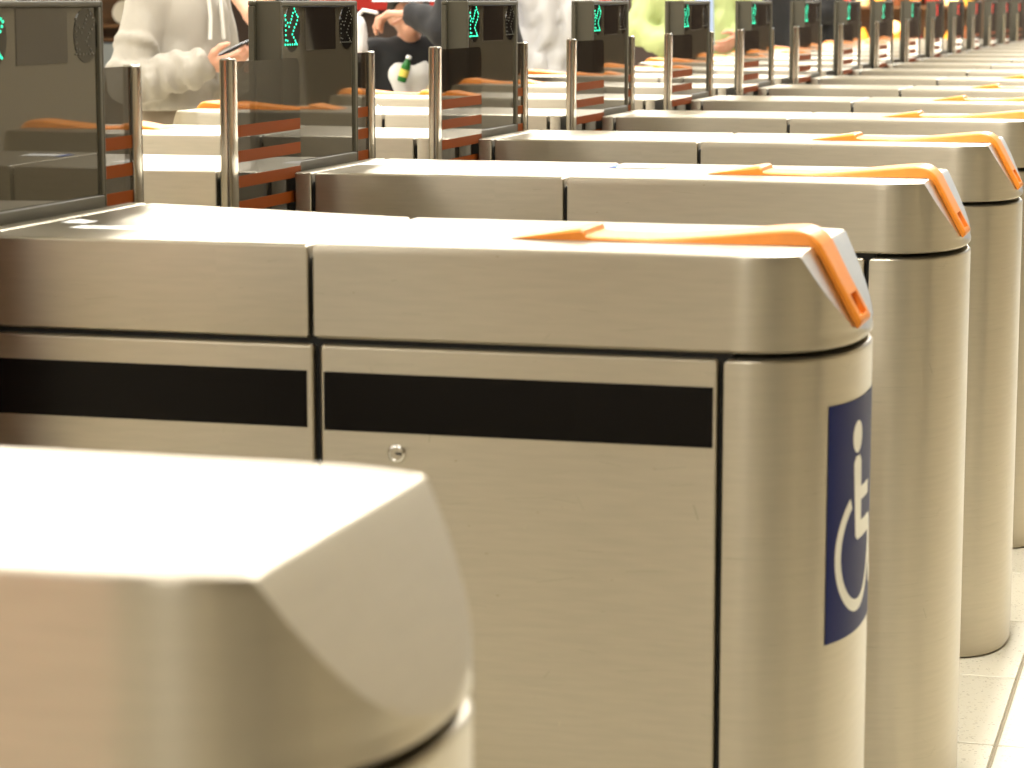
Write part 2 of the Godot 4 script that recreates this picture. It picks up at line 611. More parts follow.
var gm := {}
func gate_meshes() -> void:
	EL = 0.130
	gm.lid_end_bare = finish(lid_end(1.053), 32.0)
	gm.end_cap_bare = finish(end_cap(), 50.0)
	EL = 0.127
	gm.lid_end = finish(lid_end(), 32.0)
	gm.end_cap = finish(end_cap(), 50.0)
	gm.guide = finish(guide(), 38.0)
	var T := tri(); rbox(T, Vector3(0.084, 0.893, -GATE_W), Vector3(0.497, 1.0, 0), 0.0035); gm.lid_mid = finish(T)
	T = tri(); rbox(T, Vector3(0.050, 0.893, -GATE_W), Vector3(0.079, 1.0, 0), 0.003); gm.lid_slot = finish(T)
	T = tri(); rbox(T, Vector3(0.509, 0.008, -0.016), Vector3(0.9695, 0.886, 0), 0.004); gm.door = finish(T)
	T = tri(); rbox(T, Vector3(0.050, 0.008, -0.016), Vector3(0.5015, 0.886, 0), 0.004); gm.door_mid = finish(T)
	T = tri(); rbox(T, Vector3(0.514, 0.788, -0.004), Vector3(0.9645, 0.8555, 0.0008), 0.0006); gm.strip_a = finish(T)
	T = tri(); rbox(T, Vector3(0.811, 0.7885, 0.0), Vector3(0.964, 0.855, 0.0014), 0.0005); gm.strip_b = finish(T)
	T = tri(); rbox(T, Vector3(0.070, 0.790, -0.004), Vector3(0.4940, 0.856, 0.0008), 0.0006); gm.strip_c = finish(T)
	T = tri(); rbox(T, Vector3(0.4435, 0.7905, 0.0), Vector3(0.4935, 0.8555, 0.0014), 0.0005); gm.strip_d = finish(T)
	# the wheelchair gate grows wider towards its middle on the rear side
	T = tri(); rbox(T, Vector3(0.084, 0.893, -GATE_W), Vector3(0.497, 1.0, 0), 0.0035)
	gm.wide_lid = [finish(widen(T, -1.0)), finish(widen(T, 1.0))]
	T = tri(); rbox(T, Vector3(0.050, 0.893, -GATE_W), Vector3(0.079, 1.0, 0), 0.003)
	gm.wide_slot = [finish(widen(T, -1.0)), finish(widen(T, 1.0))]
	T = tri(); rbox(T, Vector3(0.050, 0.008, -GATE_W), Vector3(0.5015, 0.886, -GATE_W + 0.016), 0.004); gm.wide_rear = finish(widen(T, -1.0))
	T = tri(); rbox(T, Vector3(0.050, 0.008, -0.016), Vector3(0.5015, 0.886, 0), 0.004); gm.wide_door = finish(widen(T, 1.0))
	T = tri(); rbox(T, Vector3(0.055, 0.0, -GATE_W + 0.012), Vector3(0.985, 0.985, -0.012), 0.002); gm.core = finish(T)
	T = tri(); rbox(T, Vector3(-0.024, 0.0, -GATE_W + 0.05), Vector3(0.024, 0.995, -0.05), 0.002); gm.core_mid = finish(T)
	# lock barrel with key slot
	T = tri()
	var prof := [Vector2(0.0105, -0.002), Vector2(0.0105, 0.002), Vector2(0.0095, 0.0032), Vector2(0.0075, 0.0036), Vector2(0.0070, 0.0028), Vector2(0.0005, 0.0028)]
	lathe(T, prof, 24)
	gm.lock = finish(move(T, Transform3D(Basis(Vector3.RIGHT, PI / 2), Vector3.ZERO)))
	T = tri(); rbox(T, Vector3(-0.001, -0.0011, 0.0022), Vector3(0.0062, 0.0011, 0.0040), 0.0003); gm.slot = finish(T)
	T = tri()
	prof = [Vector2(0.016, 0.0), Vector2(0.016, 0.004), Vector2(0.0135, 0.010), Vector2(0.008, 0.0135), Vector2(0.0005, 0.0145)]
	lathe(T, prof, 24)
	gm.knob = finish(move(T, Transform3D(Basis(Vector3.RIGHT, PI / 2), Vector3.ZERO)))
	# display housing
	T = tri(); rbox(T, Vector3(-0.0205, 0.992, -0.382), Vector3(0.0205, 1.2715, -0.016), 0.002)
	rbox(T, Vector3(-0.0275, 0.992, -0.016), Vector3(0.0252, 1.2725, -0.010), 0.002)
	rbox(T, Vector3(-0.0275, 0.992, -0.388), Vector3(0.0252, 1.2725, -0.382), 0.002)
	gm.house = finish(T)
	T = tri(); rbox(T, Vector3(0.015, 1.2645, -0.3815), Vector3(0.0252, 1.2723, -0.0165), 0.0012); gm.fr_top = finish(T)
	T = tri(); rbox(T, Vector3(0.015, 0.992, -0.3815), Vector3(0.0252, 1.011, -0.0165), 0.0012); gm.fr_bottom = finish(T)
	T = tri(); rbox(T, Vector3(0.015, 1.0115, -0.3815), Vector3(0.0252, 1.264, -0.373), 0.0012); gm.fr_rear = finish(T)
	T = tri(); rbox(T, Vector3(0.015, 1.0115, -0.021), Vector3(0.0252, 1.264, -0.0165), 0.0012); gm.fr_front = finish(T)
	T = tri(); rbox(T, Vector3(0.015, 1.0115, -0.3725), Vector3(0.0215, 1.264, -0.0215), 0.001); gm.glass = finish(T)
	T = tri(); rbox(T, Vector3(0.0212, 1.191, -0.282), Vector3(0.0222, 1.2630, -0.134), 0.0004); gm.window = finish(T)
	gm.disc_a = finish(disc_mesh(0.165, 1.2265, 0.0365, 0.0212, 0.0010))
	gm.disc_b = finish(disc_mesh(0.870, 1.2265, 0.0365, 0.0212, 0.0010))
	gm.arrow = finish(led_mesh(0.165, 1.2265, 0.0365, 0.0222, arrow_points(), 0.0020), 0.0)
	gm.arrow_off = finish(led_mesh(0.870, 1.2265, 0.0365, 0.0222, arrow_points(), 0.0013), 0.0)
	var cross := []
	for k in range(-4, 5):
		cross.append([k * 0.18, k * 0.18])
		cross.append([k * 0.18, -k * 0.18])
		cross.append([k * 0.18 + 0.14, k * 0.18]); cross.append([k * 0.18 + 0.14, -k * 0.18])
	gm.cross = finish(led_mesh(0.165, 1.2265, 0.0365, 0.0222, cross, 0.0028), 0.0)
	# sliding glass wings
	gm.wing = finish(wing(0.238, -0.046, true), 30.0)
	T = tri(); rbox(T, Vector3(0.0300, 0.10, 0.232), Vector3(0.0480, 1.187, 0.264), 0.003); gm.post = finish(T)
	T = tri(); rbox(T, Vector3(0.0441, -0.0090, -0.045), Vector3(0.0446, 0.0090, 0.2315), 0.0002); gm.stripe = finish(T)
	gm.rear_wing = []; gm.rear_post = []; gm.rear_stripe = []
	for z in [-0.505, -0.628]:
		gm.rear_wing.append(finish(move(wing(-0.392 if z > -0.6 else -0.497, z, false), Transform3D(Basis(), Vector3(-0.040, 0, 0))), 30.0))
		T = tri(); rbox(T, Vector3(-0.009, 0.10, z - 0.026), Vector3(0.009, 1.183, z + 0.004), 0.003); gm.rear_post.append(finish(T))
		T = tri(); rbox(T, Vector3(0.0041, -0.0090, z + 0.005), Vector3(0.0046, 0.0090, -0.393 if z > -0.6 else -0.498), 0.0002); gm.rear_stripe.append(finish(T))

func widen(T: Array, side: float) -> Array:
	var p: PackedVector3Array = T[0]
	var o := PackedVector3Array()
	for v in p:
		var w := clampf((0.497 - v.x) / 0.413, 0.0, 1.0) * 0.125
		if (v.z + GATE_W / 2) * side > 0.0: v.z += side * w
		o.append(v)
	return [o]

func wing(z0: float, z1: float, rounded: bool) -> Array:
	var T := tri()
	var poly := PackedVector2Array()   # (z, y)
	poly.append(Vector2(z0, 0.14)); poly.append(Vector2(z0, 1.181))
	if rounded:
		for k in 7:
			var a := PI / 2 + k * PI / 12
			poly.append(Vector2(z1 + 0.018 + 0.018 * cos(a), 1.163 + 0.018 * sin(a)))
	else: poly.append(Vector2(z1, 1.181))
	poly.append(Vector2(z1, 0.14))
	var A := PackedVector3Array(); var B := PackedVector3Array()
	for v in poly:
		A.append(Vector3(0.036, v.y, v.x)); B.append(Vector3(0.044, v.y, v.x))
	loft(T, [A, B])
	return T

func half_gate(t: Node3D, turn: float, i: int, with_guide: bool, led: String) -> void:
	var X := Transform3D(Basis(Vector3.UP, turn), Vector3.ZERO)
	if turn != 0.0: X.origin = Vector3(0, 0, -GATE_W)
	var put := func(parent: Node3D, called: String, mesh: Mesh, m: Material, at := Vector3.ZERO) -> MeshInstance3D:
		var o := part(parent, called, mesh, m)
		if parent == t: o.transform = X
		o.position += (X.basis * at) if parent == t else at
		return o
	put.call(t, "core", gm.core, M.black)
	var d: MeshInstance3D = put.call(t, "door_panel", gm.door, M.steel)
	put.call(d, "sensor_strip", gm.strip_a, M.strip); put.call(d, "sensor_window", gm.strip_b, M.strip)
	var lk: MeshInstance3D = put.call(d, "lock", gm.lock, M.chrome, Vector3(0.601, 0.765, 0))
	put.call(d, "key_slot", gm.slot, M.black, Vector3(0.601, 0.765, 0))
	var h2 := 0 if turn == 0.0 else 1
	if i == 1 and h2 == 1:
		put.call(t, "door_panel", gm.wide_door, M.steel)
	else:
		d = put.call(t, "door_panel", gm.door_mid, M.steel)
		put.call(d, "sensor_strip", gm.strip_c, M.strip); put.call(d, "sensor_window", gm.strip_d, M.strip)
	put.call(t, "end_cap", gm.end_cap if i > 0 else gm.end_cap_bare, M.steel)
	put.call(t, "lid", gm.lid_end if i > 0 else gm.lid_end_bare, M.steel)
	put.call(t, "lid", gm.wide_lid[h2] if i == 1 else gm.lid_mid, M.steel)
	put.call(t, "lid", gm.wide_slot[h2] if i == 1 else gm.lid_slot, M.steel)
	if with_guide:
		put.call(t, "orange_guide", gm.guide, M.orange)
	# rear long side of this half: plain doors, turned copies
	if i == 1 and h2 == 0: put.call(t, "rear_panel", gm.wide_rear, M.steel)
	for g in ([gm.door] if i == 1 and h2 == 0 else [gm.door, gm.door_mid]):
		var o: MeshInstance3D = put.call(t, "rear_panel", g, M.steel)
		o.transform = X * Transform3D(Basis.FLIP_X * Basis(Vector3.UP, PI), Vector3(0, 0, -GATE_W))
	var h: MeshInstance3D = put.call(t, "display_face", gm.glass, M.panel_glass)
	if i == 1: h.position.z -= 0.105
	put.call(h, "frame", gm.fr_top, M.olive); put.call(h, "frame", gm.fr_bottom, M.olive)
	put.call(h, "frame", gm.fr_rear, M.olive); put.call(h, "frame", gm.fr_front, M.olive)
	put.call(h, "dark_window", gm.window, M.window)
	put.call(h, "sign_disc", gm.disc_a, M.disc); put.call(h, "sign_disc", gm.disc_b, M.disc)
	if led == "green": put.call(h, "led_arrow", gm.arrow, M.led_green)
	else: put.call(h, "led_cross", gm.cross, M.led_red)
	put.call(h, "unlit_led_arrow", gm.arrow_off, M.dot_off)
	if turn != 0.0: return
	var e := 1 if i == 1 else 0
	for k in 2:
		var w := part(t, "glass_wing", gm.wing if k == 0 else gm.rear_wing[e], M.wing_glass)
		part(w, "post", gm.post if k == 0 else gm.rear_post[e], M.post)
		for j in 14:
			var st := part(w, "orange_stripe", gm.stripe if k == 0 else gm.rear_stripe[e], M.stripe)
			st.position.y = 1.076 - j * 0.0385

func gate_z(i: int) -> float:
	if i == 0: return -1.097
	if i == 1: return -2.705
	return -3.856 - PITCH * (i - 2)

func build_gates() -> void:
	gate_meshes()
	var words := ["", "", "first", "second", "third", "fourth", "fifth", "sixth", "seventh", "eighth", "ninth", "tenth", "eleventh", "twelfth", "thirteenth", "fourteenth", "fifteenth", "sixteenth"]
	for i in 17:
		var label := ""
		if i == 0: label = "brushed steel ticket gate with bare slanted end and no orange guide"
		elif i == 1: label = "brushed steel ticket gate with blue wheelchair sign on its rounded end"
		else: label = "brushed steel gate with orange guide, %s behind the gate with wheelchair sign" % words[i]
		var t := thing("ticket_gate", label, "ticket gate", Vector3(-1.496, 0, gate_z(i)), "steel ticket gates in the row")
		part(t, "core", gm.core_mid, M.black)
		var dh := part(t, "display_housing", gm.house, M.olive)
		if i == 1: dh.position.z = -0.105
		var led := "green" if i < 11 else "red"
		half_gate(t, 0.0, i, i > 0, led)
		half_gate(t, PI, i, true, "red" if i < 11 else "green")
		if i == 5:
			var kn := part(t, "round_knob", gm.knob, M.chrome)
			kn.position = Vector3(-0.86, 0.962, 0.0)
		if i == 0: t.scale.z = 0.82
		if i == 1: wheelchair_sign(t)

func cap_at(s: float, y: float, off: float) -> Vector3:
	# s: arc length along the rounded end from its start at the front
	var acc := 0.0
	var last := end_point(PI / 2)
	var n := 240
	for k in range(1, n + 1):
		var th := PI / 2 - PI * k / n
		var p := end_point(th)
		var l := p.distance_to(last)
		if acc + l >= s or k == n:
			var d := (p - last).normalized()
			var v := last + d * (s - acc)
			return Vector3(v.x + (-d.y) * off * 1.0, y, v.y + d.x * off)
		acc += l
		last = p
	return Vector3.ZERO

func patch(T: Array, poly: PackedVector2Array, off: float, step := 0.006) -> void:
	# flat polygon (s, y) laid on the rounded end: cut into thin upright slices first
	var lo := 9.0; var hi := -9.0
	for v in poly:
		lo = minf(lo, v.x); hi = maxf(hi, v.x)
	var n := maxi(1, int(ceil((hi - lo) / step)))
	for k in n:
		var a := lo + (hi - lo) * k / n; var b := lo + (hi - lo) * (k + 1) / n
		var box := PackedVector2Array([Vector2(a, -1), Vector2(b, -1), Vector2(b, 3), Vector2(a, 3)])
		for piece in Geometry2D.intersect_polygons(poly, box):
			var idx := Geometry2D.triangulate_polygon(piece)
			for j in range(0, idx.size(), 3):
				var p: Array = []
				for m in 3: p.append(cap_at(piece[idx[j + m]].x, piece[idx[j + m]].y, off))
				var nrm: Vector3 = (p[1] - p[0]).cross(p[2] - p[0])
				var outw: Vector3 = p[0] - Vector3(EX - 0.05, p[0].y, -GATE_W / 2)
				if nrm.dot(outw) > 0: t3(T, p[0], p[1], p[2])
				else: t3(T, p[0], p[2], p[1])

func wheelchair_sign(t: Node3D) -> void:
	# starts part way round on the front curve
	var s0 := 0.0
	for k in 400:
		if cap_at(k * 0.001, 0.5, 0).x >= 1.082:
			s0 = k * 0.001
			break
	var y0 := 0.560; var hgt := 0.270; var w := 0.225
	var T := tri()
	patch(T, PackedVector2Array([Vector2(s0, y0), Vector2(s0 + w, y0), Vector2(s0 + w, y0 + hgt), Vector2(s0, y0 + hgt)]), 0.0006)
	var b := part(t, "wheelchair_sign", T, M.blue, 40.0, "blue sign with white wheelchair symbol")
	var C := Vector2(s0 + 0.088, y0 + 0.095)
	T = tri()
	var arc := PackedVector2Array()
	var R := 0.072; var r := 0.058
	for k in 33:
		var a := deg_to_rad(118.0 + 238.0 * k / 32.0)
		arc.append(C + Vector2(cos(a), sin(a)) * R)
	for k in 33:
		var a := deg_to_rad(356.0 - 238.0 * k / 32.0)
		arc.append(C + Vector2(cos(a), sin(a)) * r)
	patch(T, arc, 0.0011)
	part(b, "wheel_arc", T, M.symbol, 40.0)
	T = tri()
	var head := PackedVector2Array()
	for k in 20: head.append(Vector2(s0 + 0.078, y0 + 0.226) + Vector2(cos(TAU * k / 20), sin(TAU * k / 20)) * 0.0185)
	patch(T, head, 0.0011)
	part(b, "symbol_head", T, M.symbol, 40.0)
	T = tri()
	var body := PackedVector2Array([Vector2(0.070, 0.196), Vector2(0.078, 0.204), Vector2(0.094, 0.204), Vector2(0.101, 0.196), Vector2(0.103, 0.166), Vector2(0.150, 0.166), Vector2(0.150, 0.150), Vector2(0.104, 0.150), Vector2(0.105, 0.126), Vector2(0.158, 0.126), Vector2(0.166, 0.121), Vector2(0.184, 0.055), Vector2(0.204, 0.060), Vector2(0.208, 0.046), Vector2(0.178, 0.037), Vector2(0.170, 0.042), Vector2(0.152, 0.106), Vector2(0.088, 0.106), Vector2(0.080, 0.112)])
	var moved := PackedVector2Array()
	for v in body: moved.append(v + Vector2(s0 - 0.006, y0))
	patch(T, moved, 0.0011)
	part(b, "symbol_body", T, M.symbol, 40.0)

# ---------------------------------------------------------------- small things on the lids
func crumpled(seed_: int, w: float, d: float, h: float) -> Array:
	var f := FastNoiseLite.new()
	f.seed = seed_; f.frequency = 18.0
	var T := tri()
	var n := 9; var m := 6
	var P := []
	for i in n + 1:
		var row := []
		for j in m + 1:
			var x := (float(i) / n - 0.5) * w; var z := (float(j) / m - 0.5) * d
			row.append(Vector3(x, 0.0004 + h * sin(PI * i / n) * sin(PI * j / m) * maxf(0.0, f.get_noise_2d(x, z) * 1.3 + 0.4), z))
		P.append(row)
	for i in n:
		for j in m:
			q4(T, P[i][j], P[i][j + 1], P[i + 1][j + 1], P[i + 1][j])
			q4(T, P[i][j] - Vector3(0, 0.0002, 0), P[i + 1][j] - Vector3(0, 0.0002, 0), P[i + 1][j + 1] - Vector3(0, 0.0002, 0), P[i][j + 1] - Vector3(0, 0.0002, 0))
	return T

func build_papers() -> void:
	# scraps left on the two nearest lids beside the display housings
	var spots := [
		[1, -1.375, -2.905, 0.035, 0.035, 0.006, "small crumpled white tissue on the lid of the wheelchair-sign gate", 21],
		[1, -1.295, -2.84, 0.110, 0.035, 0.0025, "long torn white paper on the lid of the wheelchair-sign gate", 23],
		[2, -1.385, -4.09, 0.050, 0.060, 0.006, "small crumpled white tissue beside the display post behind the wheelchair-sign gate", 25],
		[2, -1.215, -4.05, 0.140, 0.070, 0.0025, "long creased white paper on lid of the first gate behind the wheelchair-sign gate", 27]]
	for p in spots:
		single("paper_scrap", crumpled(p[7], p[3], p[4], p[5]), M.paper, p[6], "paper", Vector3(p[1], 1.0, p[2]), "paper scraps on the gate lids", 80.0)
	var t := thing("travel_card", "white card with a blue edge lying on a steel gate lid", "card", Vector3(-0.94, 1.0, -4.117), "")
	var T := tri(); rbox(T, Vector3(-0.030, 0.0006, -0.027), Vector3(0.043, 0.0016, 0.027), 0.0003)
	part(t, "card", T, M.paper)
	T = tri(); rbox(T, Vector3(-0.043, 0.0006, -0.027), Vector3(-0.0302, 0.0016, 0.027), 0.0003)
	part(t, "blue_edge", T, M.paper_blue)

# ---------------------------------------------------------------- far side of the hall
func build_background() -> void:
	M.wood = mat(Color(0.40, 0.27, 0.15), 0.5)
	M.wood.albedo_texture = noise_tex(9, 0.01, Color(0.75, 0.75, 0.75), Color(1, 1, 1), 256)
	M.wood.uv1_triplanar = true
	M.wood.uv1_scale = Vector3(0.6, 4.0, 0.6)
	M.grey_board = mat(Color(0.45, 0.47, 0.48), 0.6)
	M.red_board = mat(Color(0.62, 0.10, 0.06), 0.5)
	M.warm = mat(Color(1.0, 0.85, 0.6), 0.5)
	M.warm.emission_enabled = true
	M.warm.emission = Color(1.0, 0.80, 0.50)
	M.warm.emission_energy_multiplier = 3.0
	# shelf units standing before the far wall
	shelf("warm wooden shop shelf lit by globe lamps beyond the last gates", Vector3(-2.75, 0, -21.3), 1.5, M.wood, [0.12, 0.48, 0.86, 1.22, 1.58, 1.94])
	shelf("brown wooden shop shelf with a pale round plate far behind the hooded person", Vector3(-9.75, 0, -21.3), 1.3, M.wood, [0.12, 0.55, 0.93, 1.05, 1.45, 1.85])
	var rng := RandomNumberGenerator.new()
	rng.seed = 4
	var tones := {"amber": Color(0.92, 0.55, 0.16), "cream": Color(0.93, 0.86, 0.66), "brown": Color(0.45, 0.25, 0.12), "red": Color(0.70, 0.14, 0.08), "golden": Color(0.95, 0.72, 0.25)}
	var tm := {}
	for k in tones: tm[k] = mat(tones[k], 0.4)
	var names := tones.keys()
	for row in 2:
		var y: float = [0.86, 1.22][row]
		for k in 10:
			var n: String = names[(k * 3 + row * 2) % 5]
			var T := tri()
			var h := rng.randf_range(0.15, 0.26)
			var r := rng.randf_range(0.045, 0.060)
			lathe(T, [Vector2(r * 0.9, 0.0), Vector2(r, 0.012), Vector2(r, h * 0.72), Vector2(r * 0.7, h * 0.84), Vector2(r * 0.55, h * 0.88), Vector2(r * 0.6, h * 0.89), Vector2(r * 0.6, h), Vector2(r * 0.5, h + 0.004)], 16)
			single("storage_jar", T, tm[n], "%s jar on the %s board of the warm shop shelf" % [n, ["waist-high", "chest-high"][row]], "jar", Vector3(-3.40 + k * 0.144, y + 0.0125, -21.28), "jars on the warm shop shelf")
	var T := tri()
	lathe(T, [Vector2(0.03, 0.0), Vector2(0.05, 0.004), Vector2(0.10, 0.02), Vector2(0.105, 0.026), Vector2(0.09, 0.024), Vector2(0.04, 0.010), Vector2(0.004, 0.008)], 24)
	single("round_plate", move(T, Transform3D(Basis(Vector3.RIGHT, PI / 2 - 0.2), Vector3(0, 0.106, 0))), mat(Color(0.75, 0.72, 0.66), 0.4), "pale round plate standing on the brown wooden shop shelf", "plate", Vector3(-9.60, 1.063, -21.32))
	T = tri(); rbox(T, Vector3(-0.62, 0.0, -0.14), Vector3(0.62, 0.34, 0.14), 0.01)
	single("storage_crate", T, M.grey_board, "long grey crate on the brown wooden shop shelf", "crate", Vector3(-9.75, 0.5625, -21.3))
	# globe lamps with their light
	var g := 0
	var where := [[-2.66, 1.063, -20.95, "over the golden jars"], [-3.32, 1.30, -20.95, "at the dark end"], [-2.90, 1.33, -20.95, "in the middle"], [-2.20, 1.28, -20.95, "at the far end"]]
	for w in where:
		var t := thing("globe_lamp", "small warm globe lamp on a bracket of the wooden shop shelf, %s" % w[3], "lamp", Vector3(w[0], w[1], w[2]), "globe lamps of the shop shelf")
		T = tri()
		var pr := []
		for k in 11:
			var a := -PI / 2 + PI * k / 10
			pr.append(Vector2(maxf(0.001, cos(a) * 0.05), sin(a) * 0.05))
		lathe(T, pr, 18)
		part(t, "globe", T, M.warm, 80.0)
		T = tri(); tube(T, [Vector3(0, 0, -0.045), Vector3(0, 0, -0.19)], [0.008, 0.008], 8)
		part(t, "bracket", T, M.black)
		var l := OmniLight3D.new()
		l.name = "globe_light"
		l.light_color = Color(1.0, 0.78, 0.48)
		l.light_energy = 0.2
		l.light_size = 0.05
		l.omni_range = 40.0
		l.omni_attenuation = 2.0
		l.shadow_enabled = true
		t.add_child(l)
	var rp := thing("wall_panel", "large plain red panel mounted on the dark far wall", "panel", Vector3(-7.9, 1.18, -23.95))
	T = tri(); rbox(T, Vector3(-0.95, 0.0, -0.05), Vector3(0.95, 1.5, 0.03), 0.008)
	part(rp, "board", T, M.red_board)
	T = tri(); rbox(T, Vector3(-0.98, -0.03, -0.05), Vector3(0.98, 0.0, 0.04), 0.004)
	part(rp, "ledge", T, M.black)
	# things behind the camera that the steel mirrors
	var vm := thing("ticket_machine", "tall orange ticket machine standing by the wall behind the gates' end", "ticket machine", Vector3(-3.9, 0, 4.8))
	T = tri(); rbox(T, Vector3(-0.6, 0.0, -0.35), Vector3(0.6, 1.95, 0.35), 0.03)
	part(vm, "cabinet", T, mat(Color(0.93, 0.45, 0.10), 0.5))
	T = tri(); rbox(T, Vector3(-0.35, 1.1, -0.37), Vector3(0.35, 1.6, -0.34), 0.01)
	part(vm, "screen", T, M.window)
	T = tri(); rbox(T, Vector3(-0.3, 0.55, -0.37), Vector3(0.3, 0.75, -0.34), 0.01)
	part(vm, "tray", T, M.black)
	var cols := [[-0.75, 5.6, true, "square dark brown column standing by the orange ticket machine"], [1.6, 4.4, false, "square cream column beside the dark brown column"], [3.6, 2.2, true, "square dark brown column at the open side of the hall"], [4.6, -0.6, false, "square cream column opposite the wheelchair-sign gate"], [4.9, -3.6, true, "square dark brown column by the cream side wall"]]
	for c in cols:
		T = tri(); rbox(T, Vector3(-0.3, 0.0, -0.3), Vector3(0.3, 3.6, 0.3), 0.05)
		single("square_column", T, M.wall_dark if c[2] else M.wall_cream, c[3], "column", Vector3(c[0], 0, c[1]), "square columns of the hall")

func shelf(label: String, at: Vector3, w: float, m: Material, boards: Array) -> void:
	var t := thing("shop_shelf", label, "shelf", at, "shop shelves at the far wall")
	for sx in [-1, 1]:
		var T := tri(); rbox(T, Vector3(sx * w / 2 - 0.015, 0.0, -0.20), Vector3(sx * w / 2 + 0.015, 2.1, 0.16), 0.004)
		part(t, "side_panel", T, m)
	var T := tri(); rbox(T, Vector3(-w / 2 + 0.016, 0.0, -0.20), Vector3(w / 2 - 0.016, 2.1, -0.185), 0.003)
	part(t, "back_panel", T, m)
	for y in boards:
		T = tri(); rbox(T, Vector3(-w / 2 + 0.016, y - 0.0125, -0.184), Vector3(w / 2 - 0.016, y + 0.0125, 0.15), 0.003)
		part(t, "board", T, m)

# ---------------------------------------------------------------- people
func sdf(bones: Array, cell: float, k: float, clips := [], amp := 0.0, freq := 9.0, seed_ := 1) -> Dictionary:
	# smooth union of tapered capsules meshed as surface nets
	var lo := Vector3(1e3, 1e3, 1e3); var hi := -lo
	for b in bones:
		var r := maxf(b[2], b[3])
		for e in 2:
			var p: Vector3 = b[e]
			lo = lo.min(p - Vector3(r, r, r)); hi = hi.max(p + Vector3(r, r, r))
	var pad := cell * 2.5 + amp + k * 0.3
	lo -= Vector3(pad, pad, pad); hi += Vector3(pad, pad, pad)
	var nx := int((hi.x - lo.x) / cell) + 2; var ny := int((hi.y - lo.y) / cell) + 2; var nz := int((hi.z - lo.z) / cell) + 2
	var D := PackedFloat32Array(); D.resize(nx * ny * nz); D.fill(1.0)
	for b in bones:
		var A: Vector3 = b[0]; var B: Vector3 = b[1]
		var ra: float = b[2]; var rb: float = b[3]
		var ba := B - A
		var l2 := maxf(ba.length_squared(), 1e-9)
		var R := maxf(ra, rb) + maxf(k, cell * 2.2) + amp
		var mn := (A.min(B) - Vector3(R, R, R) - lo) / cell
		var mx := (A.max(B) + Vector3(R, R, R) - lo) / cell
		var x0 := maxi(0, int(mn.x)); var x1 := mini(nx - 1, int(mx.x) + 1)
		var y0 := maxi(0, int(mn.y)); var y1 := mini(ny - 1, int(mx.y) + 1)
		var z0 := maxi(0, int(mn.z)); var z1 := mini(nz - 1, int(mx.z) + 1)
		for z in range(z0, z1 + 1):
			for y in range(y0, y1 + 1):
				var i := (z * ny + y) * nx + x0
				var pa := Vector3(lo.x + x0 * cell, lo.y + y * cell, lo.z + z * cell) - A
				for x in range(x0, x1 + 1):
					var h := clampf(pa.dot(ba) / l2, 0.0, 1.0)
					var d := (pa - ba * h).length() - (ra + (rb - ra) * h)
					var o := D[i]
					var e := k - absf(d - o)
					D[i] = minf(d, o) - (e * e / k * 0.25 if e > 0.0 else 0.0)
					i += 1
					pa.x += cell
	var f := FastNoiseLite.new()
	f.seed = seed_; f.frequency = freq; f.fractal_octaves = 2
	f.fractal_type = FastNoiseLite.FRACTAL_RIDGED
	var band := cell * 2.0 + amp
	if amp > 0.0 or clips.size() > 0:
		var i := 0
		for z in nz:
			for y in ny:
				for x in nx:
					var d := D[i]
					if d < band:
						var p := lo + Vector3(x, y, z) * cell
						if amp > 0.0 and d > -band: d += (f.get_noise_3d(p.x, p.y * 0.6, p.z) - 0.55) * amp
						for c in clips: d = maxf(d, (c[0] as Vector3).dot(p) - float(c[1]))
						D[i] = d
					i += 1
	var V := PackedVector3Array(); var I := PackedInt32Array()
	var id := PackedInt32Array(); id.resize(nx * ny * nz); id.fill(-1)
	var sx := 1; var sy := nx; var sz := nx * ny
	var off := [0, sx, sy, sx + sy, sz, sx + sz, sy + sz, sx + sy + sz]
	var edges := [[0, 1], [2, 3], [4, 5], [6, 7], [0, 2], [1, 3], [4, 6], [5, 7], [0, 4], [1, 5], [2, 6], [3, 7]]
	var lim := cell * 4.0 + amp * 2.0
	for z in nz - 1:
		for y in ny - 1:
			var i := (z * ny + y) * nx
			for x in nx - 1:
				var d0 := D[i]
				if d0 < lim and d0 > -lim:
					var neg := 0
					for o in off:
						if D[i + o] < 0.0: neg += 1
					if neg > 0 and neg < 8:
						var s := Vector3.ZERO; var n := 0
						for e in edges:
							var a := D[i + off[e[0]]]; var b := D[i + off[e[1]]]
							if (a < 0.0) != (b < 0.0):
								var t := a / (a - b)
								var c0: int = e[0]; var c1: int = e[1]
								s += Vector3(lerpf(c0 & 1, c1 & 1, t), lerpf((c0 >> 1) & 1, (c1 >> 1) & 1, t), lerpf(c0 >> 2, c1 >> 2, t))
								n += 1
						id[i] = V.size()
						V.append(lo + (Vector3(x, y, z) + s / n) * cell)
				i += 1
	for z in range(1, nz - 1):
		for y in range(1, ny - 1):
			var i := (z * ny + y) * nx + 1
			for x in range(1, nx - 1):
				var d0 := D[i]
				if d0 < lim and d0 > -lim:
					for ax in 3:
						var st: int = [sx, sy, sz][ax]
						var d1 := D[i + st]
						if (d0 < 0.0) != (d1 < 0.0):
							var u: int = [sy, sz, sx][ax]; var v: int = [sz, sx, sy][ax]
							var a := id[i - u - v]; var b := id[i - v]; var c := id[i]; var d := id[i - u]
							if a >= 0 and b >= 0 and c >= 0 and d >= 0:
								if d0 < 0.0: I.append_array([a, b, c, a, c, d])
								else: I.append_array([a, c, b, a, d, c])
				i += 1
	return {"V": V, "I": I}

